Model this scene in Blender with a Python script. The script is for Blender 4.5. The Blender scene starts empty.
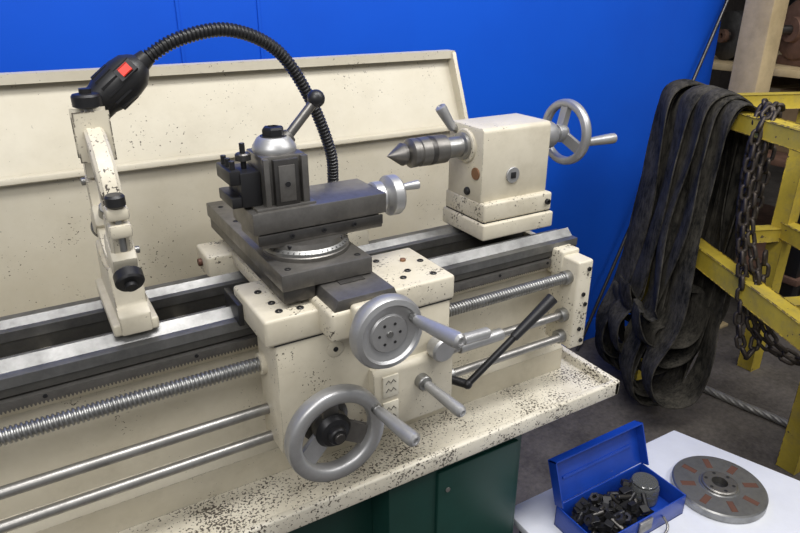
import bpy, bmesh, math, random
from mathutils import Vector, Matrix, Quaternion
random.seed(7)
scene = bpy.context.scene
COL = scene.collection
P = None

def group(name):
    global P
    e = bpy.data.objects.new(name, None)
    e.empty_display_size = 0.05
    COL.objects.link(e)
    P = e
    return e

def finish(bm, name, mat, smooth=True, ang=32):
    bmesh.ops.recalc_face_normals(bm, faces=bm.faces[:])
    me = bpy.data.meshes.new(name)
    bm.to_mesh(me); bm.free()
    if smooth:
        for p in me.polygons: p.use_smooth = True
        me.set_sharp_from_angle(angle=math.radians(ang))
    me.materials.append(mat)
    ob = bpy.data.objects.new(name, me)
    COL.objects.link(ob)
    if P is not None: ob.parent = P
    return ob

# ------------------------------------------------------------ materials
def nmat(name):
    m = bpy.data.materials.new(name); m.use_nodes = True
    nt = m.node_tree
    return m, nt, nt.nodes["Principled BSDF"]

def noise(nt, scale, detail=3, rough=0.6, vec=None):
    n = nt.nodes.new("ShaderNodeTexNoise")
    n.inputs["Scale"].default_value = scale
    n.inputs["Detail"].default_value = detail
    n.inputs["Roughness"].default_value = rough
    if vec is None:
        tc = nt.nodes.new("ShaderNodeTexCoord"); vec = tc.outputs["Object"]
    nt.links.new(vec, n.inputs["Vector"])
    return n

def ramp(nt, src, p0, p1, c0=(0,0,0,1), c1=(1,1,1,1)):
    r = nt.nodes.new("ShaderNodeValToRGB")
    r.color_ramp.elements[0].position = p0; r.color_ramp.elements[1].position = p1
    r.color_ramp.elements[0].color = c0; r.color_ramp.elements[1].color = c1
    nt.links.new(src, r.inputs[0]); return r

def mixc(nt, fac, a, b):
    m = nt.nodes.new("ShaderNodeMix"); m.data_type = 'RGBA'
    if hasattr(fac, "links"): nt.links.new(fac, m.inputs[0])
    else: m.inputs[0].default_value = fac
    for s, i in ((a, 6), (b, 7)):
        if hasattr(s, "links"): nt.links.new(s, m.inputs[i])
        else: m.inputs[i].default_value = s
    return m.outputs[2]

def mathn(nt, op, a, b=None):
    m = nt.nodes.new("ShaderNodeMath"); m.operation = op
    for s, i in ((a, 0), (b, 1)):
        if s is None: continue
        if hasattr(s, "links"): nt.links.new(s, m.inputs[i])
        else: m.inputs[i].default_value = s
    return m.outputs[0]

def paint(name, base, chip=(0.07,0.058,0.045,1), spots=0.62, edge=0.5, rough=0.42, sscale=200, dirt=0.25, lowf=7, wl=0.5, stain=0.0):
    m, nt, b = nmat(name)
    n1 = noise(nt, sscale, 3, 0.6); n2 = noise(nt, lowf, 4, 0.65)
    s = mathn(nt, 'ADD', mathn(nt, 'MULTIPLY', n1.outputs[0], 1.1-wl), mathn(nt, 'MULTIPLY', n2.outputs[0], wl))
    spot = ramp(nt, s, spots, spots + 0.012).outputs[0]
    fac = spot
    if edge > 0:
        bv = nt.nodes.new("ShaderNodeBevel"); bv.samples = 4; bv.inputs["Radius"].default_value = 0.0025
        ge = nt.nodes.new("ShaderNodeNewGeometry")
        d = nt.nodes.new("ShaderNodeVectorMath"); d.operation = 'DOT_PRODUCT'
        nt.links.new(bv.outputs[0], d.inputs[0]); nt.links.new(ge.outputs["Normal"], d.inputs[1])
        e = mathn(nt, 'SUBTRACT', 1.0, d.outputs["Value"])
        e = mathn(nt, 'MULTIPLY', e, 5.0)
        n3 = noise(nt, 45, 5, 0.75)
        e = mathn(nt, 'MULTIPLY', e, ramp(nt, n3.outputs[0], 0.66 - 0.2*edge, 0.70 - 0.2*edge).outputs[0])
        e = mathn(nt, 'MINIMUM', e, 1.0)
        fac = mathn(nt, 'MAXIMUM', spot, e)
    n4 = noise(nt, 5, 5, 0.7)
    dk = tuple(c*(1-dirt)*k for c,k in zip(base[:3],(1,0.98,0.93))) + (1,)
    basec = mixc(nt, ramp(nt, n4.outputs[0], 0.4, 0.75).outputs[0], base, dk)
    if stain > 0:
        n5 = noise(nt, 16, 6, 0.75)
        st = mathn(nt, 'MULTIPLY', ramp(nt, n5.outputs[0], 0.5, 0.72).outputs[0], stain)
        basec = mixc(nt, st, basec, (0.20,0.165,0.11,1))
    nt.links.new(mixc(nt, fac, basec, chip), b.inputs["Base Color"])
    b.inputs["Roughness"].default_value = rough
    return m

def metal(name, col, rough=0.35, metallic=0.9, var=0.35, scale=30, bump=0.0):
    m, nt, b = nmat(name)
    n = noise(nt, scale, 5, 0.7)
    dk = tuple(c*(1-var) for c in col[:3]) + (1,)
    nt.links.new(mixc(nt, ramp(nt, n.outputs[0], 0.35, 0.7).outputs[0], tuple(col)+(1,), dk), b.inputs["Base Color"])
    b.inputs["Metallic"].default_value = metallic
    r = nt.nodes.new("ShaderNodeMapRange")
    r.inputs[3].default_value = rough*0.8; r.inputs[4].default_value = rough*1.3
    nt.links.new(n.outputs[0], r.inputs[0]); nt.links.new(r.outputs[0], b.inputs["Roughness"])
    return m

def plain(name, col, rough=0.5, metallic=0.0, var=0.2, scale=20):
    return metal(name, col, rough, metallic, var, scale)

CREAM = paint("cream_paint", (0.60,0.555,0.445,1), spots=0.685, edge=0.85, sscale=230, dirt=0.2, stain=0.18)
CREAMC = paint("cream_paint_chipped", (0.62,0.575,0.465,1), spots=0.648, edge=1.1, sscale=210, dirt=0.2, lowf=22, stain=0.25)
CREAMS = paint("cream_splash_guard", (0.555,0.515,0.415,1), spots=0.70, edge=0.4, sscale=210, dirt=0.12, stain=0.10, wl=0.35)
CREAMT = paint("cream_tray_paint", (0.68,0.64,0.54,1), spots=0.610, edge=1.0, sscale=230, dirt=0.2, wl=0.42, lowf=9, stain=0.22)
GREEN = paint("green_cabinet_paint", (0.007,0.044,0.035,1), chip=(0.02,0.03,0.025,1), spots=0.75, edge=0.0)
YELLOW = paint("yellow_rack_paint", (0.58,0.44,0.05,1), chip=(0.09,0.065,0.04,1), spots=0.69, edge=0.9, sscale=60, dirt=0.4, rough=0.55, stain=0.45)
STEEL = metal("machined_steel", (0.37,0.37,0.36), 0.36)
BED = metal("ground_bedway_steel", (0.23,0.23,0.225), 0.38, 0.75, 0.55, 14)
DARK = metal("dark_oily_steel", (0.11,0.105,0.10), 0.38, 0.85, 0.4)
RAIL = metal("oily_bed_casting", (0.08,0.077,0.07), 0.5, 0.5, 0.4)
SLIDE = metal("slide_steel", (0.22,0.21,0.195), 0.38, 0.8, 0.35)
BRIGHT = metal("satin_aluminium", (0.46,0.46,0.46), 0.40, 0.7, 0.24, 14)
CHROME = metal("polished_rod_steel", (0.38,0.37,0.35), 0.36, 0.85, 0.35)
BLACK = plain("black_plastic", (0.015,0.015,0.016), 0.38)
BLACKM = plain("black_oxide_steel", (0.032,0.032,0.034), 0.38, 0.6)
RED = plain("red_switch_plastic", (0.8,0.03,0.01), 0.35)
BRONZE = plain("bronze_plug", (0.25,0.13,0.07), 0.45, 0.5)
COPPER = plain("brown_slot", (0.13,0.06,0.04), 0.5, 0.3)
TOOLBLUE = plain("blue_toolbox_enamel", (0.008,0.048,0.34), 0.3)
WHITE = plain("white_board", (0.66,0.68,0.73), 0.5, 0, 0.12, 6)
LABEL = plain("cream_label", (0.66,0.62,0.51), 0.4)
CHAINM = metal("rusty_chain_steel", (0.085,0.07,0.058), 0.5, 0.7, 0.5, 60)
RUST = plain("rusty_motor_paint", (0.17,0.09,0.06), 0.7, 0.1, 0.5, 15)
POSTM = paint("tan_post_paint", (0.55,0.43,0.25,1), spots=0.78, edge=0.1, sscale=30, dirt=0.35, stain=0.3)
GREYW = plain("grey_far_wall_paint", (0.06,0.05,0.043), 0.8, 0, 0.5, 3)

m, nt, b = nmat("cloudy_glass"); b.inputs["Base Color"].default_value=(0.5,0.52,0.52,1)
b.inputs["Transmission Weight"].default_value=0.85; b.inputs["Roughness"].default_value=0.08; GLASS=m

# sling webbing
m, nt, b = nmat("worn_black_webbing")
tc = nt.nodes.new("ShaderNodeTexCoord"); mp = nt.nodes.new("ShaderNodeMapping")
mp.inputs["Scale"].default_value = (1,1,0.25); nt.links.new(tc.outputs["Object"], mp.inputs[0])
n1 = noise(nt, 90, 5, 0.8, mp.outputs[0]); n2 = noise(nt, 9, 4, 0.7)
s = mathn(nt,'ADD',mathn(nt,'MULTIPLY',n1.outputs[0],0.5),mathn(nt,'MULTIPLY',n2.outputs[0],0.5))
nt.links.new(ramp(nt, s, 0.40, 0.66, (0.014,0.014,0.013,1), (0.11,0.10,0.082,1)).outputs[0], b.inputs["Base Color"])
b.inputs["Roughness"].default_value=1.0
b.inputs["Specular IOR Level"].default_value=0.1
w = noise(nt, 260, 2); bp = nt.nodes.new("ShaderNodeBump"); bp.inputs["Strength"].default_value=0.6; bp.inputs["Distance"].default_value=0.003
nt.links.new(w.outputs[0], bp.inputs["Height"]); nt.links.new(bp.outputs[0], b.inputs["Normal"])
WEB = m

# wall blue
m, nt, b = nmat("blue_wall_paint")
n1 = noise(nt, 1.6, 4, 0.6)
nt.links.new(mixc(nt, ramp(nt, n1.outputs[0], 0.35, 0.7).outputs[0], (0.003,0.092,0.64,1), (0.003,0.076,0.56,1)), b.inputs["Base Color"])
b.inputs["Roughness"].default_value=0.6
b.inputs["Specular IOR Level"].default_value=0.25
bp = nt.nodes.new("ShaderNodeBump"); bp.inputs["Strength"].default_value=0.25; bp.inputs["Distance"].default_value=0.01
nt.links.new(noise(nt, 2.5, 3).outputs[0], bp.inputs["Height"]); nt.links.new(bp.outputs[0], b.inputs["Normal"])
BLUE = m
# floor
m, nt, b = nmat("stained_concrete")
n1 = noise(nt, 4, 6, 0.7); n2 = noise(nt, 60, 4, 0.7)
s = mathn(nt,'ADD',mathn(nt,'MULTIPLY',n1.outputs[0],0.6),mathn(nt,'MULTIPLY',n2.outputs[0],0.4))
nt.links.new(ramp(nt, s, 0.38, 0.65, (0.055,0.048,0.042,1), (0.17,0.15,0.13,1)).outputs[0], b.inputs["Base Color"])
b.inputs["Roughness"].default_value=0.6
FLOOR = m

# ------------------------------------------------------------ geometry helpers
def box(name, x0,x1,y0,y1,z0,z1, mat, bev=0.002, seg=2, rotz=0, piv=None):
    bm = bmesh.new()
    bmesh.ops.create_cube(bm, size=1)
    for v in bm.verts:
        v.co = Vector(((x0+x1)/2 + v.co.x*(x1-x0), (y0+y1)/2 + v.co.y*(y1-y0), (z0+z1)/2 + v.co.z*(z1-z0)))
    if bev > 0:
        bmesh.ops.bevel(bm, geom=bm.edges[:], offset=bev, segments=seg, profile=0.5, affect='EDGES')
    if rotz:
        pv = Vector(piv) if piv else Vector(((x0+x1)/2,(y0+y1)/2,0))
        bmesh.ops.rotate(bm, verts=bm.verts[:], cent=pv, matrix=Matrix.Rotation(rotz,3,'Z'))
    return finish(bm, name, mat)

def beam(name, p0, p1, w, h, mat, bev=0.003, up=(0,0,1)):
    p0=Vector(p0); p1=Vector(p1); d=(p1-p0); L=d.length; d.normalize()
    up=Vector(up)
    if abs(d.dot(up))>0.95: up=Vector((1,0,0))
    s=d.cross(up).normalized(); u=s.cross(d)
    bm=bmesh.new(); bmesh.ops.create_cube(bm,size=1)
    for v in bm.verts:
        v.co = (p0+p1)/2 + d*(v.co.x*L) + s*(v.co.y*w) + u*(v.co.z*h)
    if bev>0: bmesh.ops.bevel(bm, geom=bm.edges[:], offset=bev, segments=2, profile=0.5, affect='EDGES')
    return finish(bm,name,mat)

def revolve(name, origin, axis, prof, mat, seg=40, closed=False, ang=32):
    q = Vector(axis).normalized().to_track_quat('Z','Y'); o=Vector(origin)
    bm=bmesh.new(); rings=[]
    for r,h in prof:
        rings.append([bm.verts.new(o + q @ Vector((r*math.cos(2*math.pi*i/seg), r*math.sin(2*math.pi*i/seg), h))) for i in range(seg)])
    n=len(rings); rg = range(n) if closed else range(n-1)
    for a in rg:
        A=rings[a]; B=rings[(a+1)%n]
        for i in range(seg):
            j=(i+1)%seg
            bm.faces.new((A[i],A[j],B[j],B[i]))
    bmesh.ops.remove_doubles(bm, verts=bm.verts[:], dist=1e-6)
    if not closed:
        bmesh.ops.holes_fill(bm, edges=[e for e in bm.edges if e.is_boundary], sides=0)
    return finish(bm,name,mat,ang=ang)

def cyl(name, p0, p1, r, mat, r1=None, seg=28, bev=None):
    p0=Vector(p0); p1=Vector(p1); L=(p1-p0).length
    if r1 is None: r1=r
    if bev is None: bev=min(r,r1,L)*0.12
    return revolve(name,p0,p1-p0,[(0,0),(max(r-bev,0),0),(r,bev),(r1,L-bev),(max(r1-bev,0),L),(0,L)],mat,seg)

def ball(name,c,r,mat,axis=(0,0,1),sc=1.0):
    return revolve(name,c,axis,[(r*math.sin(math.pi*i/12), -r*sc*math.cos(math.pi*i/12)) for i in range(13)],mat,24)

def prism_x(name, pts, x0, x1, mat, bev=0.0):
    bm=bmesh.new()
    A=[bm.verts.new((x0,y,z)) for y,z in pts]; B=[bm.verts.new((x1,y,z)) for y,z in pts]
    n=len(pts)
    bm.faces.new(A); bm.faces.new(B[::-1])
    for i in range(n): bm.faces.new((A[i],A[(i+1)%n],B[(i+1)%n],B[i]))
    if bev: bmesh.ops.bevel(bm, geom=bm.edges[:], offset=bev, segments=2, profile=0.5, affect='EDGES')
    return finish(bm,name,mat)

def prism_y(name, pts, y0, y1, mat, bev=0.0):
    bm=bmesh.new()
    A=[bm.verts.new((x,y0,z)) for x,z in pts]; B=[bm.verts.new((x,y1,z)) for x,z in pts]
    n=len(pts)
    bm.faces.new(A); bm.faces.new(B[::-1])
    for i in range(n): bm.faces.new((A[i],A[(i+1)%n],B[(i+1)%n],B[i]))
    if bev: bmesh.ops.bevel(bm, geom=bm.edges[:], offset=bev, segments=2, profile=0.5, affect='EDGES')
    return finish(bm,name,mat)

def catmull(pts, n=12, closed=False):
    pts=[Vector(p) for p in pts]; out=[]
    N=len(pts); rg=range(N) if closed else range(N-1)
    for i in rg:
        if closed: a,b,c,d=pts[(i-1)%N],pts[i],pts[(i+1)%N],pts[(i+2)%N]
        else: a,b,c,d=pts[max(i-1,0)],pts[i],pts[i+1],pts[min(i+2,N-1)]
        for k in range(n):
            t=k/n
            out.append(0.5*((2*b)+(-a+c)*t+(2*a-5*b+4*c-d)*t*t+(-a+3*b-3*c+d)*t**3))
    if not closed: out.append(pts[-1])
    return out

def resample(pts, step):
    out=[pts[0].copy()]; acc=0
    for i in range(len(pts)-1):
        a,b=pts[i],pts[i+1]; L=(b-a).length; pos=0
        while acc+(L-pos)>=step and L>0:
            pos+=step-acc; acc=0
            out.append(a.lerp(b,pos/L))
        acc+=L-pos
    return out

def frames(pts):
    fr=[]; t=(pts[1]-pts[0]).normalized()
    up=Vector((0,0,1)) if abs(t.z)<0.9 else Vector((1,0,0))
    s=t.cross(up).normalized()
    for i in range(len(pts)):
        t=(pts[min(i+1,len(pts)-1)]-pts[max(i-1,0)]).normalized()
        s=(s-t*s.dot(t)).normalized()
        fr.append((t,s,t.cross(s)))
    return fr

def tube(name, pts, rad, mat, seg=14, twist=None, ang=60):
    fr=frames(pts); bm=bmesh.new(); rings=[]
    for i,p in enumerate(pts):
        t,s,u=fr[i]; ring=[]
        for j in range(seg):
            a=2*math.pi*j/seg
            r=rad(i,a) if callable(rad) else rad
            ring.append(bm.verts.new(p+s*(r*math.cos(a))+u*(r*math.sin(a))))
        rings.append(ring)
    for i in range(len(rings)-1):
        for j in range(seg):
            k=(j+1)%seg
            bm.faces.new((rings[i][j],rings[i][k],rings[i+1][k],rings[i+1][j]))
    bm.faces.new(rings[0]); bm.faces.new(rings[-1][::-1])
    return finish(bm,name,mat,ang=ang)

def screw_thread(name, x0,x1,y,z,r,depth,pitch,mat,seg=18,per=6):
    n=int((x1-x0)/pitch*per); bm=bmesh.new(); rings=[]
    for i in range(n+1):
        x=x0+(x1-x0)*i/n; ring=[]
        for j in range(seg):
            a=2*math.pi*j/seg
            ph=(x/pitch - j/seg)%1.0
            rr = r if ph<0.45 else (r-depth if 0.55<ph<0.9 else r-depth*0.5)
            ring.append(bm.verts.new((x,y+rr*math.cos(a),z+rr*math.sin(a))))
        rings.append(ring)
    for i in range(n):
        for j in range(seg):
            k=(j+1)%seg
            bm.faces.new((rings[i][j],rings[i][k],rings[i+1][k],rings[i+1][j]))
    bm.faces.new(rings[0]); bm.faces.new(rings[-1][::-1])
    return finish(bm,name,mat,ang=50)

def capscrew(name,p,axis,r=0.006,h=0.006,mat=None):
    revolve(name,p,axis,[(0,-0.002),(r,-0.002),(r,h*0.85),(r*0.85,h),(r*0.5,h),(r*0.45,h*0.45),(0,h*0.45)],mat or BLACKM,18)

def ring_rim(name,c,axis,R,w,t,mat):
    pr=[]
    for i in range(16):
        a=2*math.pi*i/16
        ca=math.copysign(abs(math.cos(a))**0.6,math.cos(a)); sa=math.copysign(abs(math.sin(a))**0.6,math.sin(a))
        pr.append((R-w/2+ca*w/2, sa*t/2))
    return revolve(name,c,axis,pr,mat,64,closed=True,ang=50)

def handle(name,p,d,L,r,mat,rod=None):
    d=Vector(d).normalized()
    revolve(name,p,d,[(0,0),(r*0.6,0),(r*0.6,L*0.05),(r*0.75,L*0.07),(r*0.80,L*0.3),(r*0.90,L*0.6),(r*0.98,L*0.88),(r*0.92,L*0.96),(r*0.6,L),(r*0.4,L*1.0),(r*0.35,L*0.97),(0,L*0.97)],mat,24)

# ================================================================= ROOM
P=None
box("floor",-4,7,-3,5,-0.05,0.0,FLOOR,0)
group("wall_back")
box("wall_panel",-4,2.28,0.90,0.98,0,3.2,BLUE,0.002)
for i,x in enumerate((-1.7,0.09,0.30)):
    box("seam_%d"%(i+1),x-0.004,x+0.004,0.896,0.90,0.0,3.2,BLUE,0.001)
box("bottom_rail",-4,2.28,0.885,0.90,0,0.10,BLUE,0.003)
P=None
box("wall_far",2.2,7,3.0,3.1,0,3.2,GREYW,0)
box("wall_right",5.5,5.6,-3,3.0,0,3.2,GREYW,0)

group("support_post")
box("column",2.245,2.345,0.67,0.79,0,3.0,POSTM,0.006)
box("foot_plate",2.21,2.38,0.64,0.82,0,0.015,POSTM,0.003)

group("steel_rod")
cyl("shaft",(1.60,0.835,0.006),(2.265,0.875,1.43),0.007,DARK,seg=12)
cyl("shaft_tip",(2.265,0.875,1.43),(2.27,0.875,1.443),0.005,DARK,seg=12)

# ================================================================= LATHE
group("metal_lathe")
XL=-1.25; XR=0.622; XS=0.604
# cabinet
box("cabinet_top_frame",XL,0.60,-0.09,0.33,0.645,0.672,GREEN,0.003)
box("pedestal_tailstock_end",0.13,0.44,-0.085,0.32,0.03,0.645,GREEN,0.004)
box("pedestal_door",0.232,0.425,-0.093,-0.085,0.06,0.63,GREEN,0.003)
box("pedestal_plinth",0.14,0.43,-0.075,0.31,0.0,0.03,BLACKM,0.002)
box("center_panel",-0.62,0.13,-0.02,0.30,0.05,0.645,GREEN,0.003)
box("pedestal_headstock_end",-1.2,-0.62,-0.085,0.32,0.0,0.645,GREEN,0.004)
cyl("door_latch",(0.25,-0.093,0.40),(0.25,-0.112,0.40),0.012,CHROME)
cyl("door_screw",(0.253,-0.093,0.585),(0.253,-0.096,0.585),0.005,CHROME,seg=14)
# tray
ty0,ty1,tx1=-0.12,0.37,0.67
box("tray_floor",XL,tx1-0.01,ty0+0.01,ty1,0.672,0.682,CREAMT,0)
box("tray_rim_front",XL,tx1,ty0,ty0+0.014,0.668,0.703,CREAMT,0.004,3)
box("tray_rim_right",tx1-0.016,tx1,ty0,ty1,0.668,0.7032,CREAMT,0.004,3)
box("tray_rim_back",XL,tx1,ty1-0.012,ty1,0.672,0.72,CREAMT,0.003)
# splash guard
prism_x("splash_guard_lower",[(0.368,0.68),(0.384,1.16),(0.376,1.16),(0.36,0.68)],XL,XS,CREAMS)
prism_x("splash_guard_upper",[(0.376,1.158),(0.384,1.158),(0.456,1.318),(0.448,1.318)],XL,XS,CREAMS)
prism_x("splash_guard_crease",[(0.372,1.150),(0.378,1.166),(0.364,1.164),(0.362,1.154)],XL,XS-0.007,CREAMS,0.002)
prism_x("splash_guard_top_lip",[(0.456,1.315),(0.456,1.325),(0.425,1.325),(0.425,1.308),(0.429,1.308),(0.431,1.319)],XL,XS,CREAMS)
prism_x("splash_guard_end_flange",[(0.36,0.68),(0.335,0.68),(0.35,1.15),(0.422,1.322),(0.456,1.325),(0.384,1.16)],XS-0.010,XS,CREAM)
# bed
prism_x("front_way",[(0,.978),(0,.993),(.016,.993),(.030,1.006),(.044,.993),(.062,.993),(.062,.978)],XL,XR,BED)
prism_x("rear_way",[(.138,.978),(.138,.993),(.152,.993),(.162,1.003),(.172,.993),(.200,.993),(.200,.978)],XL,XR,BED)
prism_x("front_rail_casting",[(0.001,.966),(0.001,.978),(.061,.978),(.061,.955),(.012,.955)],XL,XR-0.001,RAIL)
prism_x("rear_rail_casting",[(0.139,.955),(0.139,.978),(.199,.978),(.199,.955)],XL,XR-0.001,RAIL)
prism_x("bed_front_wall",[(.010,.957),(.010,.94),(.022,.925),(.026,.76),(.004,.735),(.004,.682),(.06,.682),(.06,.735),(.048,.76),(.048,.957)],XL,XR-0.002,CREAM)
prism_x("bed_rear_wall",[(.152,.957),(.152,.76),(.14,.735),(.14,.682),(.196,.682),(.196,.735),(.176,.76),(.18,.925),(.195,.94),(.195,.957)],XL,XR-0.002,CREAM)
for i in range(9):
    x=-1.15+i*0.2
    box("bed_web_%d"%i,x,x+0.02,0.045,0.155,0.70,0.955,CREAM,0.003)
box("bed_end_plate",XR-0.02,XR-0.003,0.03,0.17,0.69,0.967,CREAM,0.003)
# rack
n=int((0.55-XL)/0.005)
bm=bmesh.new()
for i in range(n):
    x=XL+i*0.005
    seg=[(x,0.950),(x+0.0012,0.946),(x+0.0028,0.946),(x+0.004,0.950),(x+0.005,0.950),(x+0.005,0.962),(x,0.962)]
    A=[bm.verts.new((a,-0.006,c)) for a,c in seg]; B=[bm.verts.new((a,0.012,c)) for a,c in seg]
    bm.faces.new(A)
    for k in range(4): bm.faces.new((A[k],A[k+1],B[k+1],B[k]))
    bm.faces.new((A[5],A[6],B[6],B[5]))
finish(bm,"gear_rack",SLIDE,False)
for i,x in enumerate((-0.55,-0.35,-0.15,0.30,0.42,0.54)):
    capscrew("rack_screw_%d"%i,(x,-0.006,0.957),(0,-1,0),0.003,0.001)
screw_thread("leadscrew",XL,0.58,-0.045,0.938,0.0115,0.0028,0.0060,STEEL)
cyl("feed_rod",(XL,-0.045,0.856),(0.58,-0.045,0.856),0.0085,CHROME)
cyl("control_rod",(XL,-0.05,0.807),(0.58,-0.05,0.807),0.0085,CHROME)
# end bracket
box("end_bracket",0.560,0.600,-0.070,0.004,0.785,0.976,CREAMC,0.005,3)
box("end_bracket_cap",0.557,0.603,-0.028,0.018,0.93,0.984,CREAMC,0.004,3)
for i,z in enumerate((0.958,0.905,0.882,0.828,0.80)):
    capscrew("bracket_screw_%d"%i,(0.580 if i%2 else 0.588,-0.070,z),(0,-1,0),0.0045,0.003)
for z in (0.938,0.856,0.807):
    cyl("bearing_collar_%d"%int(z*1000),(0.545,-0.046,z),(0.562,-0.046,z),0.014,STEEL)
# ---------------- carriage
box("saddle_front",-0.075,0.243,-0.107,0.035,0.996,1.038,CREAMC,0.005,3)
box("saddle_bridge",-0.01,0.15,0.0,0.255,1.008,1.045,CREAMC,0.005,3)
box("saddle_rear",-0.075,0.243,0.185,0.262,0.985,1.030,CREAMC,0.006,3)
box("saddle_side_fillet",-0.03,0.17,0.03,0.20,1.006,1.03,CREAMC,0.003)
cyl("rear_saddle_bolt",(-0.075,0.225,1.008),(-0.082,0.225,1.008),0.007,COPPER)
box("way_wiper_left",-0.083,-0.075,-0.012,0.06,0.99,1.025,BLACK,0.001)
box("way_wiper_right",0.243,0.250,-0.012,0.06,0.99,1.025,BLACK,0.001)
prism_x("apron",[(-0.104,.995),(-0.104,.84),(-.095,.80),(-.02,.80),(-.02,.995)],-0.062,0.238,CREAM,0.005)
prism_x("apron_gearbox",[(-0.120,.905),(-0.122,.80),(-.06,.79),(-.06,.91),(-.112,.912)],0.085,0.235,CREAM,0.004)
box("apron_joint_line",-0.063,0.239,-0.1045,-0.02,0.9945,0.9965,BLACK,0)
# ways for cross slide
box("cross_way_support",0.005,0.122,-0.150,0.02,1.002,1.048,CREAMC,0.006,3)
prism_y("cross_dovetail",[(0.012,1.046),(0.115,1.046),(0.108,1.064),(0.019,1.064)],-0.146,0.255,SLIDE,0.001)
box("cross_screw_cover",0.045,0.085,-0.10,0.25,1.062,1.0655,DARK,0.0005)
prism_y("cross_slide",[(-0.038,1.066),(0.104,1.066),(0.104,1.092),(-0.038,1.092)],-0.088,0.30,SLIDE,0.002)
box("cross_slide_gib",-0.036,0.012,-0.085,0.29,1.046,1.067,DARK,0.001)
box("cross_slide_gib_right",0.103-0.0,0.106,-0.08,0.28,1.05,1.085,DARK,0.001)
for i,(x,y) in enumerate(((-0.022,-0.07),(0.088,-0.07),(-0.022,0.17),(-0.022,0.26))):
    capscrew("slide_screw_%d"%i,(x,y,1.090),(0,0,1),0.005,0.003)
for i,(x,y) in enumerate(((-0.045,-0.085),(-0.045,-0.055),(-0.015,-0.09),(0.165,-0.075),(0.185,-0.055),(0.215,-0.085),(0.225,-0.03),(0.16,0.005),(-0.05,-0.01))):
    capscrew("saddle_screw_%d"%i,(x,y,1.036),(0,0,1),0.0055,0.004)
cyl("oil_cup",(0.20,-0.015,1.036),(0.20,-0.015,1.042),0.005,BRONZE)
# cross slide screw + handwheel
hx,hz=0.067,1.027
box("cross_bracket",0.035,0.099,-0.162,-0.145,0.998,1.056,CREAM,0.006,3)
revolve("cross_dial",(hx,-0.160,hz),(0,-1,0),[(0,0),(0.034,0),(0.036,0.002),(0.036,0.018),(0.034,0.02),(0.03,0.02),(0.03,0.026),(0,0.026)],BRIGHT,48)
for i in range(40):
    a=2*math.pi*i/40; d=Vector((math.cos(a),0,math.sin(a)))
    c=Vector((hx,0,hz))+d*0.0361
    L=0.007 if i%5==0 else 0.004
    beam("dial_mark_%d"%i,c+Vector((0,-0.1775,0)),c+Vector((0,-0.1775+L,0)),0.0006,0.0006,BLACK,0)
revolve("cross_handwheel",(hx,-0.182,hz),(0,-1,0),[(0,0),(0.046,0),(0.052,0.003),(0.0545,0.008),(0.0545,0.018),(0.051,0.024),(0.044,0.026),(0.041,0.022),(0.029,0.019),(0.027,0.022),(0,0.022)],BRIGHT,64)
for i in range(6):
    a=math.pi/3*i
    cyl("wheel_hole_%d"%i,(hx+0.016*math.cos(a),-0.2035,hz+0.016*math.sin(a)),(hx+0.016*math.cos(a),-0.2047,hz+0.016*math.sin(a)),0.0022,BLACK,seg=12)
cyl("cross_wheel_nut",(hx,-0.203,hz),(hx,-0.206,hz),0.005,STEEL)
cyl("cross_handle_stud",(0.103,-0.204,1.044),(0.103,-0.215,1.044),0.007,STEEL)
handle("cross_handle",(0.103,-0.214,1.044),(0.16,-1,0.04),0.086,0.0115,BRIGHT)
# apron handwheel
ax,ay,az=0.0,-0.160,0.860
ring_rim("carriage_handwheel_rim",(ax,ay,az),(0,-1,0),0.0775,0.023,0.026,BRIGHT)
revolve("carriage_wheel_backing",(ax,-0.104,az),(0,-1,0),[(0,0),(0.038,0),(0.038,0.018),(0.034,0.021),(0.026,0.022),(0.022,0.04),(0,0.04)],DARK,40)
for i,a in enumerate((math.radians(95),math.radians(215),math.radians(335))):
    d=Vector((math.cos(a),0,math.sin(a)))
    beam("carriage_wheel_spoke_%d"%i,Vector((ax,ay+0.016,az))+d*0.012,Vector((ax,ay+0.004,az))+d*0.062,0.026,0.008,SLIDE if i!=1 else BRIGHT,0.003,up=(0,-1,0))
revolve("carriage_wheel_hub",(ax,ay+0.020,az),(0,-1,0),[(0,0),(0.028,0),(0.028,0.012),(0.022,0.020),(0.015,0.022),(0.014,0.030),(0.012,0.032),(0,0.032)],BLACKM,40)
cyl("carriage_wheel_center_cap",(ax,ay-0.010,az),(ax,ay-0.016,az),0.008,DARK)
cyl("carriage_handle_stud",(0.060,-0.166,0.890),(0.060,-0.180,0.890),0.008,STEEL)
handle("carriage_handle",(0.060,-0.178,0.890),(0.16,-1,-0.05),0.086,0.0115,BRIGHT)
# apron plug, knobs, levers
revolve("apron_plug",(0.03,-0.103,0.965),(0,-1,0),[(0,0),(0.014,0),(0.014,0.002),(0.012,0.003),(0,0.003)],CREAM,32)
capscrew("apron_plug_screw",(0.03,-0.106,0.965),(0,-1,0),0.004,0.001)
revolve("feed_selector_knob",(0.205,-0.105,0.925),(0,-1,0),[(0,0),(0.010,0),(0.010,0.008),(0.019,0.009),(0.021,0.012),(0.021,0.030),(0.018,0.034),(0,0.034)],BRIGHT,36)
cyl("feed_selector_arm",(0.215,-0.122,0.925),(0.315,-0.110,0.915),0.0075,BRIGHT)
cyl("feed_selector_grip",(0.255,-0.117,0.921),(0.312,-0.110,0.915),0.010,BRIGHT)
cyl("half_nut_boss",(0.172,-0.118,0.872),(0.172,-0.135,0.872),0.013,STEEL)
handle("half_nut_lever",(0.174,-0.130,0.870),(0.15,-1,-0.10),0.088,0.0105,BRIGHT)
box("thread_chart_plate_a",0.100,0.128,-0.1235,-0.120,0.862,0.900,LABEL,0.0003)
box("thread_chart_plate_b",0.100,0.128,-0.1235,-0.120,0.812,0.852,LABEL,0.0003)
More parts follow.
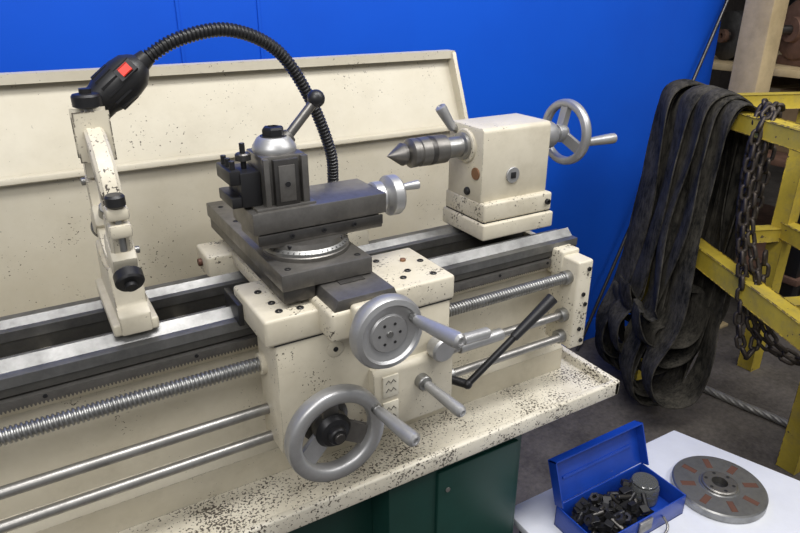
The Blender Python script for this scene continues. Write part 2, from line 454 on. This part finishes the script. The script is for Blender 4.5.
for k,(cx,cz) in enumerate(((0.114,0.89),(0.114,0.875),(0.114,0.84),(0.114,0.825))):
    pts=[Vector((cx-0.009+0.0045*i,-0.1238,cz+(0.003 if i%2 else -0.003))) for i in range(5)]
    tube("chart_mark_%d"%k,pts,0.0006,BLACK,6)
cyl("rod_boss_right",(0.236,-0.045,0.938),(0.262,-0.045,0.938),0.019,CREAM)
cyl("rod_boss_right_low",(0.236,-0.045,0.856),(0.258,-0.045,0.856),0.018,STEEL)
cyl("rod_boss_left",(-0.070,-0.045,0.938),(-0.06,-0.045,0.938),0.017,CREAM)
# apron control lever: short bent root, straight shaft, black grip
cyl("spindle_lever_collar",(0.245,-0.05,0.807),(0.285,-0.05,0.807),0.015,STEEL)
cyl("spindle_lever_root",(0.265,-0.05,0.807),(0.292,-0.088,0.804),0.008,BLACKM)
ball("spindle_lever_elbow",(0.292,-0.088,0.804),0.009,BLACKM)
cyl("spindle_lever",(0.292,-0.088,0.804),(0.420,-0.099,0.904),0.0065,BLACKM)
cyl("spindle_lever_grip",(0.385,-0.0960,0.8767),(0.466,-0.103,0.940),0.0085,BLACK,r1=0.0115)
cyl("rod_sleeve",(0.30,-0.045,0.856),(0.40,-0.045,0.856),0.012,BRIGHT)

# ---------------- compound
revolve("swivel_base",(0.035,0.0,1.090),(0,0,1),[(0,0),(0.066,0),(0.067,0.002),(0.067,0.008),(0.062,0.012),(0.058,0.026),(0,0.026)],SLIDE,64)
revolve("degree_ring",(0.035,0.0,1.098),(0,0,1),[(0.058,0),(0.0655,0),(0.0655,0.006),(0.061,0.010),(0.058,0.010)],STEEL,64,closed=True)
for i in range(48):
    a=2*math.pi*i/48
    d=Vector((math.cos(a),math.sin(a),0)); c=Vector((0.035,0,1.1062))
    cyl("degree_mark_%d"%i,c+d*0.0622,c+d*0.0658,0.0006,BLACK,seg=6)
for i,a in enumerate((225,315,45,135)):
    a=math.radians(a)
    capscrew("swivel_screw_%d"%i,(0.035+0.055*math.cos(a),0.055*math.sin(a),1.108),(0,0,1),0.005,0.007)
prism_x("compound_base",[(-0.036,1.114),(0.06,1.114),(0.06,1.128),(0.045,1.134),(-0.02,1.134),(-0.036,1.128)],-0.045,0.150,SLIDE,0.0015)
prism_x("compound_slide",[(-0.036,1.136),(0.062,1.136),(0.062,1.168),(-0.036,1.168)],-0.055,0.158,SLIDE,0.002)
box("compound_gib_strip",-0.05,0.15,-0.0385,-0.034,1.120,1.135,DARK,0.001)
for i,x in enumerate((0.0,0.05,0.10)):
    capscrew("gib_screw_%d"%i,(x,-0.038,1.128),(0,-1,0),0.004,0.002)
revolve("compound_dial",(0.158,0.013,1.146),(1,0,0),[(0,0),(0.023,0),(0.026,0.002),(0.026,0.016),(0.020,0.018),(0.018,0.022),(0.029,0.026),(0.033,0.029),(0.033,0.044),(0.030,0.048),(0.016,0.050),(0.010,0.054),(0,0.054)],BRIGHT,48)
handle("compound_crank_knob",(0.205,0.013-0.018,1.146+0.016),(1,-0.1,0.05),0.030,0.0075,BRIGHT)
handle("compound_crank_knob_rear",(0.205,0.013+0.018,1.146-0.018),(1,0.1,0),0.026,0.0075,BRIGHT)

# ---------------- tailstock
box("tailstock_base_lower",0.425,0.606,0.058,0.200,1.003,1.036,CREAMC,0.004,3)
box("tailstock_base_upper",0.429,0.604,0.064,0.196,1.0375,1.076,CREAMC,0.005,3)
box("tailstock_base_gap",0.431,0.602,0.066,0.194,1.034,1.042,BLACK,0)
prism_x("tailstock_body",[(0.078,1.072),(0.190,1.072),(0.190,1.212),(0.185,1.218),(0.084,1.218),(0.078,1.212)],0.430,0.598,CREAM,0.004)
cyl("tailstock_barrel_housing",(0.424,0.132,1.178),(0.44,0.132,1.178),0.033,CREAM)
cyl("tailstock_plug",(0.432,0.096,1.130),(0.427,0.096,1.130),0.012,BRONZE)
cyl("tailstock_lock_bezel",(0.505,0.080,1.122),(0.505,0.0745,1.122),0.016,BRIGHT)
box("tailstock_lock_square",0.499,0.511,0.073,0.076,1.116,1.128,BLACK,0.0005)
capscrew("tailstock_side_screw",(0.59,0.064,1.058),(0,-1,0),0.006)
revolve("tailstock_bolt_boss",(0.432,0.12,1.09),(-1,0,0),[(0,0),(0.008,0),(0.008,0.006),(0.006,0.008),(0,0.008)],BLACKM,20)
revolve("tailstock_quill",(0.43,0.132,1.178),(-1,0,0),[(0,-0.01),(0.026,-0.01),(0.026,0.014),(0.020,0.016),(0.020,0.05),(0,0.05)],STEEL,40)
revolve("live_center",(0.380,0.132,1.178),(-1,0,0),[(0,0),(0.023,0),(0.027,0.003),(0.027,0.030),(0.0245,0.032),(0.0245,0.036),(0.027,0.038),(0.027,0.060),(0.0245,0.062),(0.0245,0.066),(0.027,0.068),(0.027,0.078),(0.022,0.082),(0.012,0.084),(0.014,0.087),(0.020,0.090),(0.021,0.096),(0.0005,0.126),(0,0.126)],SLIDE,48)
revolve("live_center_band",(0.350,0.132,1.178),(-1,0,0),[(0.0272,0),(0.0275,0.001),(0.0275,0.010),(0.0272,0.011)],DARK,48)
cyl("quill_lock_stud",(0.445,0.165,1.195),(0.418,0.170,1.212),0.0075,STEEL)
handle("quill_lock_lever",(0.424,0.168,1.204),(-0.55,0.10,0.85),0.055,0.0115,BRIGHT)
revolve("tailstock_end_cap",(0.596,0.132,1.177),(1,0,0),[(0,0),(0.036,0),(0.036,0.012),(0.030,0.016),(0.028,0.048),(0.026,0.052),(0.014,0.053),(0.012,0.090),(0,0.090)],BRIGHT,48)
ring_rim("tailstock_wheel_rim",(0.690,0.132,1.177),(1,0,0),0.069,0.017,0.018,BRIGHT)
for i,a in enumerate((90,210,330)):
    a=math.radians(a); d=Vector((0,math.cos(a),math.sin(a)))
    beam("tailstock_wheel_spoke_%d"%i,Vector((0.677,0.132,1.177))+d*0.01,Vector((0.688,0.132,1.177))+d*0.058,0.018,0.008,BRIGHT,0.003,up=(1,0,0))
revolve("tailstock_wheel_hub",(0.663,0.132,1.177),(1,0,0),[(0,0),(0.018,0),(0.020,0.012),(0.016,0.024),(0.008,0.026),(0.008,0.032),(0,0.032)],BRIGHT,32)
handle("tailstock_wheel_handle",(0.696,0.076,1.165),(1,0,0),0.084,0.0115,BRIGHT)

# ---------------- tool post
group("quick_change_tool_post")
tx,ty=0.0,0.015
box("post_body",tx-0.030,tx+0.036,ty-0.034,ty+0.034,1.168,1.242,SLIDE,0.003)
prism_x("front_dovetail",[(ty-0.034,1.172)]+[(ty-0.044,1.172),(ty-0.044,1.238),(ty-0.034,1.238)],tx-0.016,tx+0.020,DARK,0.001)
box("front_slot_left",tx-0.030,tx-0.022,ty-0.042,ty-0.033,1.17,1.240,SLIDE,0.001)
box("front_slot_right",tx+0.026,tx+0.036,ty-0.042,ty-0.033,1.17,1.240,SLIDE,0.001)
box("dovetail_face",tx-0.010,tx+0.014,ty-0.0455,ty-0.043,1.178,1.230,SLIDE,0.0005)
cyl("gib_lock_screw",(tx+0.002,ty-0.0455,1.203),(tx+0.002,ty-0.047,1.203),0.004,BLACKM,seg=14)
revolve("cam_top",(tx+0.002,ty,1.242),(0,0,1),[(0,0),(0.031,0),(0.032,0.003),(0.031,0.008),(0.024,0.019),(0.021,0.021),(0,0.021)],BRIGHT,48)
revolve("clamp_nut",(tx+0.002,ty,1.263),(0,0,1),[(0,0),(0.016,0),(0.016,0.010),(0.014,0.013),(0.008,0.014),(0.008,0.012),(0,0.012)],BLACKM,6,ang=20)
revolve("nut_collar",(tx+0.002,ty,1.259),(0,0,1),[(0,0),(0.019,0),(0.019,0.005),(0,0.005)],DARK,32)
cyl("lever_rod",(tx+0.020,ty,1.256),(tx+0.066,ty-0.002,1.305),0.0070,SLIDE)
ball("lever_ball",(tx+0.070,ty-0.002,1.310),0.0130,BLACK)
cyl("cam_lug",(tx+0.012,ty,1.250),(tx+0.028,ty,1.262),0.011,SLIDE)
box("tool_holder",tx-0.060,tx-0.031,ty-0.028,ty+0.034,1.172,1.222,BLACKM,0.002)
box("tool_holder_upper_jaw",tx-0.074,tx-0.058,ty-0.026,ty+0.040,1.205,1.226,BLACKM,0.002)
box("tool_holder_lower_jaw",tx-0.074,tx-0.058,ty-0.026,ty+0.040,1.172,1.188,BLACKM,0.002)
for i,y in enumerate((-0.015,0.005,0.025)):
    cyl("set_screw_%d"%i,(tx-0.066,ty+y,1.222),(tx-0.066,ty+y,1.238),0.004,BLACKM,seg=12)
cyl("height_stud",(tx-0.045,ty+0.0,1.22),(tx-0.045,ty+0.0,1.258),0.004,BLACKM)
revolve("height_thumb_nut",(tx-0.045,ty,1.234),(0,0,1),[(0,0),(0.011,0),(0.011,0.008),(0.009,0.010),(0,0.010)],DARK,16,ang=15)
box("base_shim",tx-0.045,tx+0.044,ty-0.045,ty+0.045,1.166,1.172,SLIDE,0.001)

# ---------------- steady rest
group("steady_rest")
sx=-0.222; sy=0.112; sz=1.175
def ringseg(name,a0,a1,ro,ri,x0,x1,mat):
    n=max(4,int(abs(a1-a0)/6)); bm=bmesh.new(); S=[]
    for i in range(n+1):
        a=math.radians(a0+(a1-a0)*i/n); c,s=math.cos(a),math.sin(a)
        S.append([bm.verts.new((x,sy+r*c,sz+r*s)) for x,r in ((x0,ri),(x0,ro-0.004),(x0+0.004,ro),(x1-0.004,ro),(x1,ro-0.004),(x1,ri))])
    for i in range(n):
        for k in range(6): bm.faces.new((S[i][k],S[i][(k+1)%6],S[i+1][(k+1)%6],S[i+1][k]))
    bm.faces.new(S[0]); bm.faces.new(S[-1][::-1])
    return finish(bm,name,mat)
ringseg("upper_ring",12,172,0.110,0.080,sx-0.013,sx+0.013,CREAMC)
ringseg("lower_ring",176,368,0.112,0.080,sx-0.014,sx+0.014,CREAMC)
prism_x("base_casting",[(0.012,1.006),(0.205,1.006),(0.205,1.03),(0.19,1.045),(0.175,1.10),(0.15,1.085),(0.112,1.078),(0.075,1.085),(0.045,1.10),(0.03,1.045),(0.012,1.035)],sx-0.020,sx+0.022,CREAM,0.003)
box("base_foot",sx-0.030,sx+0.032,0.016,0.205,1.005,1.024,CREAM,0.004,3)
box("clamp_bar",sx-0.018,sx+0.018,0.064,0.136,0.95,0.975,DARK,0.002)
cyl("clamp_bolt",(sx,0.1,0.96),(sx,0.1,1.05),0.007,DARK)
for i,a in enumerate((90,212,328)):
    ar=math.radians(a); d=Vector((0,math.cos(ar),math.sin(ar))); c=Vector((sx,sy,sz))
    beam("jaw_boss_%d"%i,c+d*0.068,c+d*0.124,0.036,0.034,CREAM,0.006,up=(1,0,0))
    cyl("jaw_finger_%d"%i,c+d*0.030,c+d*0.075,0.009,STEEL)
    cyl("jaw_screw_%d"%i,c+d*0.120,c+d*0.136,0.006,STEEL)
    L=0.132
    revolve("jaw_knob_%d"%i,c+d*L,d,[(0,0),(0.012,0),(0.019,0.003),(0.019,0.016),(0.017,0.019),(0.008,0.020),(0.008,0.026),(0,0.026)],BLACKM,28)
    cyl("jaw_lock_%d"%i,c+d*0.096+Vector((0.016,0,0)),c+d*0.096+Vector((0.024,0,0)),0.005,STEEL)
box("lug_lower",sx-0.014,sx+0.014,-0.020,0.014,1.160,1.178,CREAM,0.004)
box("lug_upper",sx-0.014,sx+0.014,-0.018,0.014,1.183,1.200,CREAM,0.004)
cyl("lock_bolt",(sx,-0.010,1.140),(sx,-0.010,1.212),0.0045,STEEL)
revolve("lock_knob",(sx,-0.010,1.200),(0,0,1),[(0,0),(0.009,0),(0.0125,0.003),(0.0125,0.014),(0.010,0.017),(0,0.017)],BLACK,24)
cyl("hinge_pin",(sx-0.02,0.222,1.18),(sx+0.016,0.222,1.18),0.006,STEEL)

# ---------------- lamp
group("work_lamp")
hp=catmull([(0.185,0.225,1.03),(0.184,0.222,1.075),(0.182,0.212,1.13),(0.173,0.20,1.186),(0.136,0.19,1.279),(0.080,0.18,1.362),(0.0,0.167,1.398),(-0.081,0.158,1.388),(-0.136,0.155,1.360)],24)
hp=resample(hp,0.0016)
tube("gooseneck_hose",hp,lambda i,a:0.0108 if (i%4)<2 else 0.0085,BLACK,16,ang=25)
cyl("hose_base_ferrule",(0.185,0.225,1.028),(0.185,0.223,1.07),0.0145,DARK)
a0=Vector((-0.128,0.155,1.366)); a1=Vector((-0.208,0.160,1.302)); ad=(a1-a0).normalized()
revolve("lamp_head",a0,ad,[(0,0),(0.012,0),(0.014,0.012),(0.020,0.018),(0.027,0.028),(0.030,0.045),(0.029,0.075),(0.025,0.088),(0.025,0.105),(0.021,0.105),(0.018,0.085),(0,0.08)],BLACK,32)
for i in range(14):
    a=2*math.pi*i/14
    q=ad.to_track_quat('Z','Y')
    o=q@Vector((math.cos(a)*0.0290,math.sin(a)*0.0290,0))
    beam("cooling_rib_%d"%i,a0+o+ad*0.05,a0+o+ad*0.078,0.003,0.003,BLACKM,0)
sd=Vector((0.25,-0.80,0.62)); sd=(sd-ad*sd.dot(ad)).normalized()
cc=a0+ad*0.036+sd*0.0285
beam("switch_base",cc-ad*0.013,cc+ad*0.013,0.018,0.006,BLACKM,0.001,up=sd)
cc2=cc+sd*0.004
beam("switch_rocker",cc2-ad*0.007,cc2+ad*0.007,0.011,0.005,RED,0.001,up=sd)

# ================================================================= RACK
bdir=Vector((-0.39,-0.92,0)).normalized(); ndir=Vector((-0.92,0.39,0)).normalized()
B0=Vector((1.68,0.60,0))
def rp(s,n,z): return B0+bdir*s+ndir*n+Vector((0,0,z))
group("storage_rack")
SE=1.0
beam("top_rail_front",rp(0,0,1.10),rp(SE,0,1.10),0.055,0.05,YELLOW)
beam("top_rail_rear",rp(0,-0.5,1.10),rp(SE,-0.5,1.10),0.055,0.05,YELLOW)
beam("lower_rail_front",rp(0,0,0.66),rp(SE,0,0.61),0.05,0.065,YELLOW)
beam("lower_rail_rear",rp(0,-0.5,0.62),rp(SE,-0.5,0.60),0.05,0.06,YELLOW)
for i,(s,n) in enumerate(((0.03,0),(SE-0.03,0),(0.03,-0.5),(SE-0.03,-0.5),(0.62,-0.25))):
    beam("leg_%d"%i,rp(s,n,0),rp(s,n,1.12 if i<4 else 0.62),0.06,0.06,YELLOW)
for i,s in enumerate((0.03,0.62,SE-0.03)):
    beam("cross_rail_%d"%i,rp(s,0,0.60),rp(s,-0.5,0.60),0.05,0.05,YELLOW)
    beam("top_cross_rail_%d"%i,rp(s,0,1.10),rp(s,-0.5,1.10),0.05,0.05,YELLOW)

# slings
group("lifting_slings")
def ribbon(name, path, wdir, w, t, mat):
    N=len(path); bm=bmesh.new(); S=[]
    for i,p in enumerate(path):
        tg=(path[(i+1)%N]-path[i-1]).normalized()
        wd=(wdir[i]-tg*wdir[i].dot(tg)).normalized(); nn=tg.cross(wd)
        cup=0.10*w*math.sin(5*math.pi*2*i/N)
        S.append([bm.verts.new(p+wd*(a*w/2)+nn*(b_*t/2+cup*(1-a*a))) for a,b_ in ((-1,-.6),(-.9,-1),(-.4,-1),(.1,-1),(.5,-1),(.9,-1),(1,-.6),(1,.6),(.9,1),(.5,1),(.1,1),(-.4,1),(-.9,1),(-1,.6))])
    K=14
    for i in range(N):
        A=S[i];Bq=S[(i+1)%N]
        for k in range(K): bm.faces.new((A[k],A[(k+1)%K],Bq[(k+1)%K],Bq[k]))
    return finish(bm,name,mat,ang=50)
specs=[(0.03,0.10,0.0),(0.09,0.03,0.02),(0.14,0.16,0.0),(0.21,0.05,0.03),(0.27,0.13,0.01),(0.33,0.22,0.02),(0.12,0.28,0.06),(0.25,0.03,0.07),(0.06,0.05,0.09),(0.18,0.34,0.10),(0.31,0.07,0.10),(0.22,0.18,0.14),(0.10,0.12,0.15),(0.35,0.10,0.05),(0.29,0.30,0.13)]
for k,(s,zb,off) in enumerate(specs):
    ra=random.uniform(-0.04,0.04); rb=random.uniform(-0.05,0.05)
    o=off*0.45; sp=0.05+random.uniform(0,0.05)
    top=1.135+off*0.25
    keys=[(s,0.0,top),(s+0.01,0.035+o,top-0.025),(s+ra*0.4,0.050+o,0.98),(s+ra-0.01,0.060+o,0.75),(s+rb-0.02,0.075+o,0.45),(s+rb-0.02,0.11+o+sp*0.3,zb+0.16),
          (s+rb-0.02,0.10+o,zb+0.04),(s+rb-0.02,0.05,zb+0.015),(s+rb-0.01,-0.01,zb+0.06),(s+rb,-0.035,zb+0.2),(s+ra,-0.045-o*.4,0.5),(s,-0.045-o*.4,0.8),(s,-0.040-o*.4,1.08)]
    path=catmull([rp(*q) for q in keys],8,True)
    wd=[]
    tw=random.uniform(-0.35,0.35)
    for i in range(len(path)):
        a=tw*math.sin(2*math.pi*i/len(path))+0.15*math.sin(6*math.pi*i/len(path)+k)
        wd.append(bdir*math.cos(a)+ndir*math.sin(a))
    ribbon("sling_%d"%k,path,wd,random.uniform(0.08,0.105),0.006,WEB)

# chains
def chain(name, pts, L=0.052, W=0.034, r=0.0060):
    path=resample(catmull(pts,20),L-2*r*1.05-0.001)
    bm=bmesh.new(); fr=frames(path)
    for i in range(len(path)-1):
        c=(path[i]+path[i+1])/2; t=(path[i+1]-path[i]).normalized()
        s,u=fr[i][1],fr[i][2]
        ang=math.radians(45 if i%2 else -45)+random.uniform(-.15,.15)
        side=(s*math.cos(ang)+u*math.sin(ang)); side=(side-t*side.dot(t)).normalized(); nn=t.cross(side)
        cl=[]; h=(L-W)/2; rr=W/2-r
        for k in range(16):
            a=2*math.pi*k/16
            q=Vector((math.cos(a)*rr, math.sin(a)*rr)); q.y+= h if math.sin(a)>=0 else -h
            cl.append((c+side*q.x+t*q.y, (side*math.cos(a)+t*math.sin(a)).normalized()))
        R=[]
        for p,o in cl:
            R.append([bm.verts.new(p+o*(r*math.cos(b_))+nn*(r*math.sin(b_))) for b_ in [2*math.pi*m_/8 for m_ in range(8)]])
        for k in range(16):
            A=R[k];Bq=R[(k+1)%16]
            for m_ in range(8): bm.faces.new((A[m_],A[(m_+1)%8],Bq[(m_+1)%8],Bq[m_]))
    global P
    P=None
    return finish(bm,name,CHAINM,ang=60)
chain("lifting_chain",[(1.60,0.20,0.80),(1.585,0.19,1.05),(1.555,0.175,1.150),(1.50,0.160,1.145),(1.468,0.150,1.07),(1.455,0.130,0.85),(1.462,0.075,0.68),(1.475,0.02,0.53),(1.53,-0.06,0.455),(1.54,-0.14,0.50),(1.47,-0.20,0.70),(1.385,-0.17,1.00),(1.37,-0.15,1.13),(1.40,-0.14,1.150),(1.46,-0.12,1.14),(1.48,-0.10,0.9)])
chain("lifting_chain",[(1.62,0.26,0.70),(1.60,0.235,1.05),(1.575,0.225,1.150),(1.52,0.205,1.145),(1.482,0.19,1.07),(1.462,0.165,0.85),(1.468,0.115,0.66),(1.49,0.06,0.50),(1.55,-0.03,0.43),(1.57,-0.11,0.47),(1.47,-0.12,0.75),(1.41,-0.06,1.05),(1.41,-0.055,1.14),(1.45,-0.045,1.153),(1.50,-0.03,1.14),(1.51,0.0,0.95)])
chain("lifting_chain",[(1.50,0.165,1.155),(1.455,0.165,1.10),(1.44,0.155,0.95),(1.435,0.13,0.80),(1.44,0.10,0.64),(1.445,0.08,0.50),(1.47,0.05,0.42),(1.51,0.06,0.50),(1.52,0.10,0.75)])

P=None
wp=resample(catmull([(1.66,0.66,0.015),(1.78,0.50,0.015),(1.80,0.40,0.015),(1.83,0.226,0.015),(1.87,0.02,0.015),(1.85,-0.3,0.015),(1.95,-0.7,0.015)],16),0.004)
tube("wire_rope",wp,lambda i,a:0.0115+0.0035*abs(math.sin(3*(a-i*0.13))),metal("wire_rope_steel",(0.32,0.31,0.29),0.45,0.6),24,ang=60)

# shelf and clutter in the background
group("storage_shelf")
for i,(x,y) in enumerate(((2.55,0.50),(3.4,0.50),(2.55,1.3),(3.4,1.3))):
    box("upright_%d"%i,x-0.03,x+0.03,y-0.03,y+0.03,0,2.0,BLACKM,0.003)
for i,z in enumerate((0.25,0.75,1.12,1.75)):
    box("shelf_%d"%i,2.5,3.45,0.45,1.35,z,z+0.03,POSTM if i==2 else RUST,0.003)
group("electric_motor")
revolve("housing",(2.62,0.80,1.30),(1,-0.35,0),[(0,0),(0.05,0.0),(0.055,0.02),(0.09,0.022),(0.12,0.035),(0.13,0.05),(0.13,0.30),(0.12,0.33),(0.06,0.35),(0,0.35)],RUST,32)
for i in range(8):
    a=2*math.pi*i/8; q=Vector((1,-0.35,0)).normalized().to_track_quat('Z','Y'); o=Vector((2.62,0.80,1.30))
    beam("fin_%d"%i,o+q@Vector((0.13*math.cos(a),0.13*math.sin(a),0.07)),o+q@Vector((0.13*math.cos(a),0.13*math.sin(a),0.28)),0.012,0.02,RUST,0.002)
cyl("shaft",(2.62,0.80,1.30),(2.55,0.825,1.30),0.02,DARK)
box("foot",2.66,2.90,0.66,0.84,1.15,1.19,RUST,0.004,rotz=-0.34)
box("terminal_box",2.7,2.82,0.72,0.82,1.41,1.49,DARK,0.006)
group("cardboard_box")
box("carton",2.65,3.1,0.62,1.05,0.78,1.05,plain("cardboard",(0.25,0.17,0.09),0.8),0.004)
box("tape",2.648,3.102,0.80,0.86,0.779,1.052,plain("packing_tape",(0.35,0.27,0.15),0.4),0.001)
group("steel_pulley")
revolve("pulley_body",(2.62,1.10,1.26),(1,-0.3,0),[(0,0),(0.03,0),(0.03,0.01),(0.10,0.012),(0.11,0.016),(0.085,0.035),(0.11,0.055),(0.10,0.06),(0,0.06)],DARK,32)
revolve("pulley_hub",(2.60,1.106,1.26),(1,-0.3,0),[(0.012,0),(0.03,0),(0.03,0.09),(0.012,0.09)],RUST,24,closed=True)

# ================================================================= LOW TABLE AND ITEMS
group("low_table")
prism_pts=[(0.475,-0.015),(1.055,-0.02),(1.26,-0.62),(0.475,-0.62)]
bm=bmesh.new()
A=[bm.verts.new((x,y,0.34)) for x,y in prism_pts]; Bq=[bm.verts.new((x,y,0.36)) for x,y in prism_pts]
bm.faces.new(A); bm.faces.new(Bq[::-1])
for i in range(4): bm.faces.new((A[i],A[(i+1)%4],Bq[(i+1)%4],Bq[i]))
bmesh.ops.bevel(bm, geom=bm.edges[:], offset=0.003, segments=2, profile=0.5, affect='EDGES')
finish(bm,"table_top",WHITE)
for i,(x,y) in enumerate(((0.52,-0.06),(1.02,-0.07),(1.18,-0.57),(0.52,-0.57))):
    box("leg_%d"%i,x-0.02,x+0.02,y-0.02,y+0.02,0,0.34,BLACKM,0.002)

group("toolbox")
x0,x1,y0,y1,zb=0.540,0.815,-0.230,-0.105,0.360
t=0.003
box("bottom",x0,x1,y0,y1,zb,zb+t,TOOLBLUE,0)
box("side_back",x0,x1,y1-t,y1,zb,zb+0.054,TOOLBLUE,0.001)
box("side_front",x0,x1,y0,y0+t,zb,zb+0.054,TOOLBLUE,0.001)
box("side_left",x0,x0+t,y0,y1,zb,zb+0.054,TOOLBLUE,0.001)
box("side_right",x1-t,x1,y0,y1,zb,zb+0.054,TOOLBLUE,0.001)
def lidp(u,v,w):
    up=Vector((0,math.sin(math.radians(20)),math.cos(math.radians(20)))); fr=Vector((0,-math.cos(math.radians(20)),math.sin(math.radians(20))))
    return Vector((u,y1+0.001,zb+0.054))+up*v+fr*w
def lidbox(name,u0,u1,v0,v1,w0,w1):
    bm=bmesh.new(); V=[bm.verts.new(lidp(u,v,w)) for u in (u0,u1) for v in (v0,v1) for w in (w0,w1)]
    for f in ((0,1,3,2),(4,6,7,5),(0,4,5,1),(2,3,7,6),(0,2,6,4),(1,5,7,3)): bm.faces.new([V[k] for k in f])
    finish(bm,name,TOOLBLUE)
lidbox("lid_panel",x0,x1,0,0.105,-0.003,0)
lidbox("lid_side_left",x0,x0+t,0,0.105,0,0.022)
lidbox("lid_side_right",x1-t,x1,0,0.105,0,0.022)
lidbox("lid_edge",x0,x1,0.102,0.105,0,0.022)
lidbox("lid_rib",x0+0.03,x1-0.03,0.05,0.056,0,0.003)
box("latch",0.66,0.70,y0-0.005,y0,zb+0.02,zb+0.05,CHROME,0.001)
tube("carry_handle",catmull([(0.62,y0-0.002,zb+0.03),(0.625,y0-0.02,zb+0.012),(0.68,y0-0.028,zb+0.008),(0.735,y0-0.02,zb+0.012),(0.74,y0-0.002,zb+0.03)],6),0.003,CHROME,8)

group("clamping_kit")
for i in range(110):
    x=random.uniform(x0+0.025,x1-0.085); y=random.uniform(y0+0.02,y1-0.02); z=zb+0.012+random.uniform(0,0.036)
    a=random.uniform(0,math.pi); l=random.uniform(0.012,0.028)
    d=Vector((math.cos(a)*l,math.sin(a)*l*0.7,random.uniform(-0.006,0.012)))
    c=Vector((x,y,z))
    if c.x-l<x0+0.006 or c.x+l>x1-0.006: continue
    if i%3==0: beam("step_block_%d"%i,c-d*0.6,c+d*0.6,0.016,0.014,BLACKM,0.001)
    elif i%3==1: cyl("stud_%d"%i,c-d,c+d,0.0055,BLACKM if i%2 else DARK,seg=12)
    else: revolve("nut_%d"%i,c,d+Vector((0,0,0.03)),[(0.006,0),(0.012,0),(0.012,0.012),(0.006,0.012)],BLACKM if i%2 else DARK,6,closed=True,ang=20)
group("small_jar")
jx,jy,jz=0.770,-0.152,0.364
revolve("jar_body",(jx,jy,jz),(0,0,1),[(0,0),(0.030,0),(0.034,0.005),(0.034,0.040),(0.029,0.048),(0,0.048)],GLASS,32)
for i in range(9):
    a=2*math.pi*i/9
    revolve("washer_%d"%i,(jx+0.014*math.cos(a),jy+0.014*math.sin(a),jz+0.008+0.0035*i),(math.cos(a*2),math.sin(a*3),1.2),[(0.005,0),(0.012,0),(0.012,0.003),(0.005,0.003)],DARK if i%2 else BLACKM,16,closed=True)
revolve("jar_lid",(jx,jy,jz+0.048),(0,0,1),[(0,0),(0.029,0),(0.029,0.004),(0.026,0.006),(0,0.006)],GLASS,32)

group("lathe_faceplate")
fc=Vector((0.947,-0.226,0.3605))
revolve("disc",fc,(0,0,1),[(0.030,0),(0.101,0),(0.104,0.002),(0.104,0.018),(0.101,0.021),(0.045,0.021),(0.043,0.023),(0.030,0.023)],STEEL,72,closed=True)
revolve("hub",fc,(0,0,1),[(0.018,0),(0.040,0),(0.040,0.026),(0.037,0.028),(0.018,0.028)],SLIDE,48,closed=True)
revolve("center_bore",fc,(0,0,1),[(0,0),(0.018,0),(0.018,0.012),(0,0.012)],BLACK,24)
for i in range(8):
    a=2*math.pi*i/8+0.2; d=Vector((math.cos(a),math.sin(a),0))
    beam("slot_%d"%i,fc+d*0.056+Vector((0,0,0.0203)),fc+d*0.088+Vector((0,0,0.0203)),0.014,0.002,COPPER,0.0005)
for i in range(6):
    a=2*math.pi*i/6; d=Vector((math.cos(a),math.sin(a),0))
    cyl("bolt_hole_%d"%i,fc+d*0.030+Vector((0,0,0.027)),fc+d*0.030+Vector((0,0,0.0285)),0.004,BLACK,seg=12)

group("washer_stack")
revolve("washer_1",(0.62,-0.285,0.3605),(0,0,1),[(0.012,0),(0.034,0),(0.034,0.012),(0.012,0.012)],BLACKM,32,closed=True)
revolve("washer_2",(0.62,-0.285,0.3725),(0,0,1),[(0.010,0),(0.026,0),(0.026,0.010),(0.010,0.010)],DARK,32,closed=True)

# ================================================================= LIGHT
w=bpy.data.worlds.new("World"); scene.world=w; w.use_nodes=True
bg=w.node_tree.nodes["Background"]; bg.inputs[0].default_value=(0.94,0.96,1.0,1); bg.inputs[1].default_value=0.30
def area(name,loc,tgt,sx_,sy_,e,col=(1,0.98,0.96)):
    l=bpy.data.lights.new(name,'AREA'); l.shape='RECTANGLE'; l.size=sx_; l.size_y=sy_; l.energy=e; l.color=col
    o=bpy.data.objects.new(name,l); COL.objects.link(o); o.location=loc
    o.rotation_euler=(Vector(tgt)-Vector(loc)).to_track_quat('-Z','Y').to_euler()
area("ceiling_lamp",(0.4,-0.6,3.1),(0.4,-0.1,0.8),2.0,0.5,56)
area("ceiling_lamp.001",(-1.6,-1.8,3.0),(0.2,0.2,0.9),1.6,0.8,42)
area("ceiling_lamp.002",(2.2,-1.4,3.1),(1.6,-0.1,0.5),2.0,0.6,38)

# ================================================================= CAMERA
yaw=math.radians(59.4); pit=math.radians(23.3)
F=Vector((math.cos(yaw)*math.cos(pit),math.sin(yaw)*math.cos(pit),-math.sin(pit)))
Rv=Vector((math.sin(yaw),-math.cos(yaw),0)); U=Rv.cross(F)
cam=bpy.data.cameras.new("camera"); co=bpy.data.objects.new("camera",cam); COL.objects.link(co)
cam.sensor_width=36; cam.lens=28.8; cam.clip_start=0.02
M=Matrix(((Rv.x,U.x,-F.x),(Rv.y,U.y,-F.y),(Rv.z,U.z,-F.z))).to_4x4()
M.translation=Vector((-0.307,-0.863,1.453)); co.matrix_world=M
scene.camera=co
scene.view_settings.view_transform='Standard'
scene.view_settings.exposure=0.0
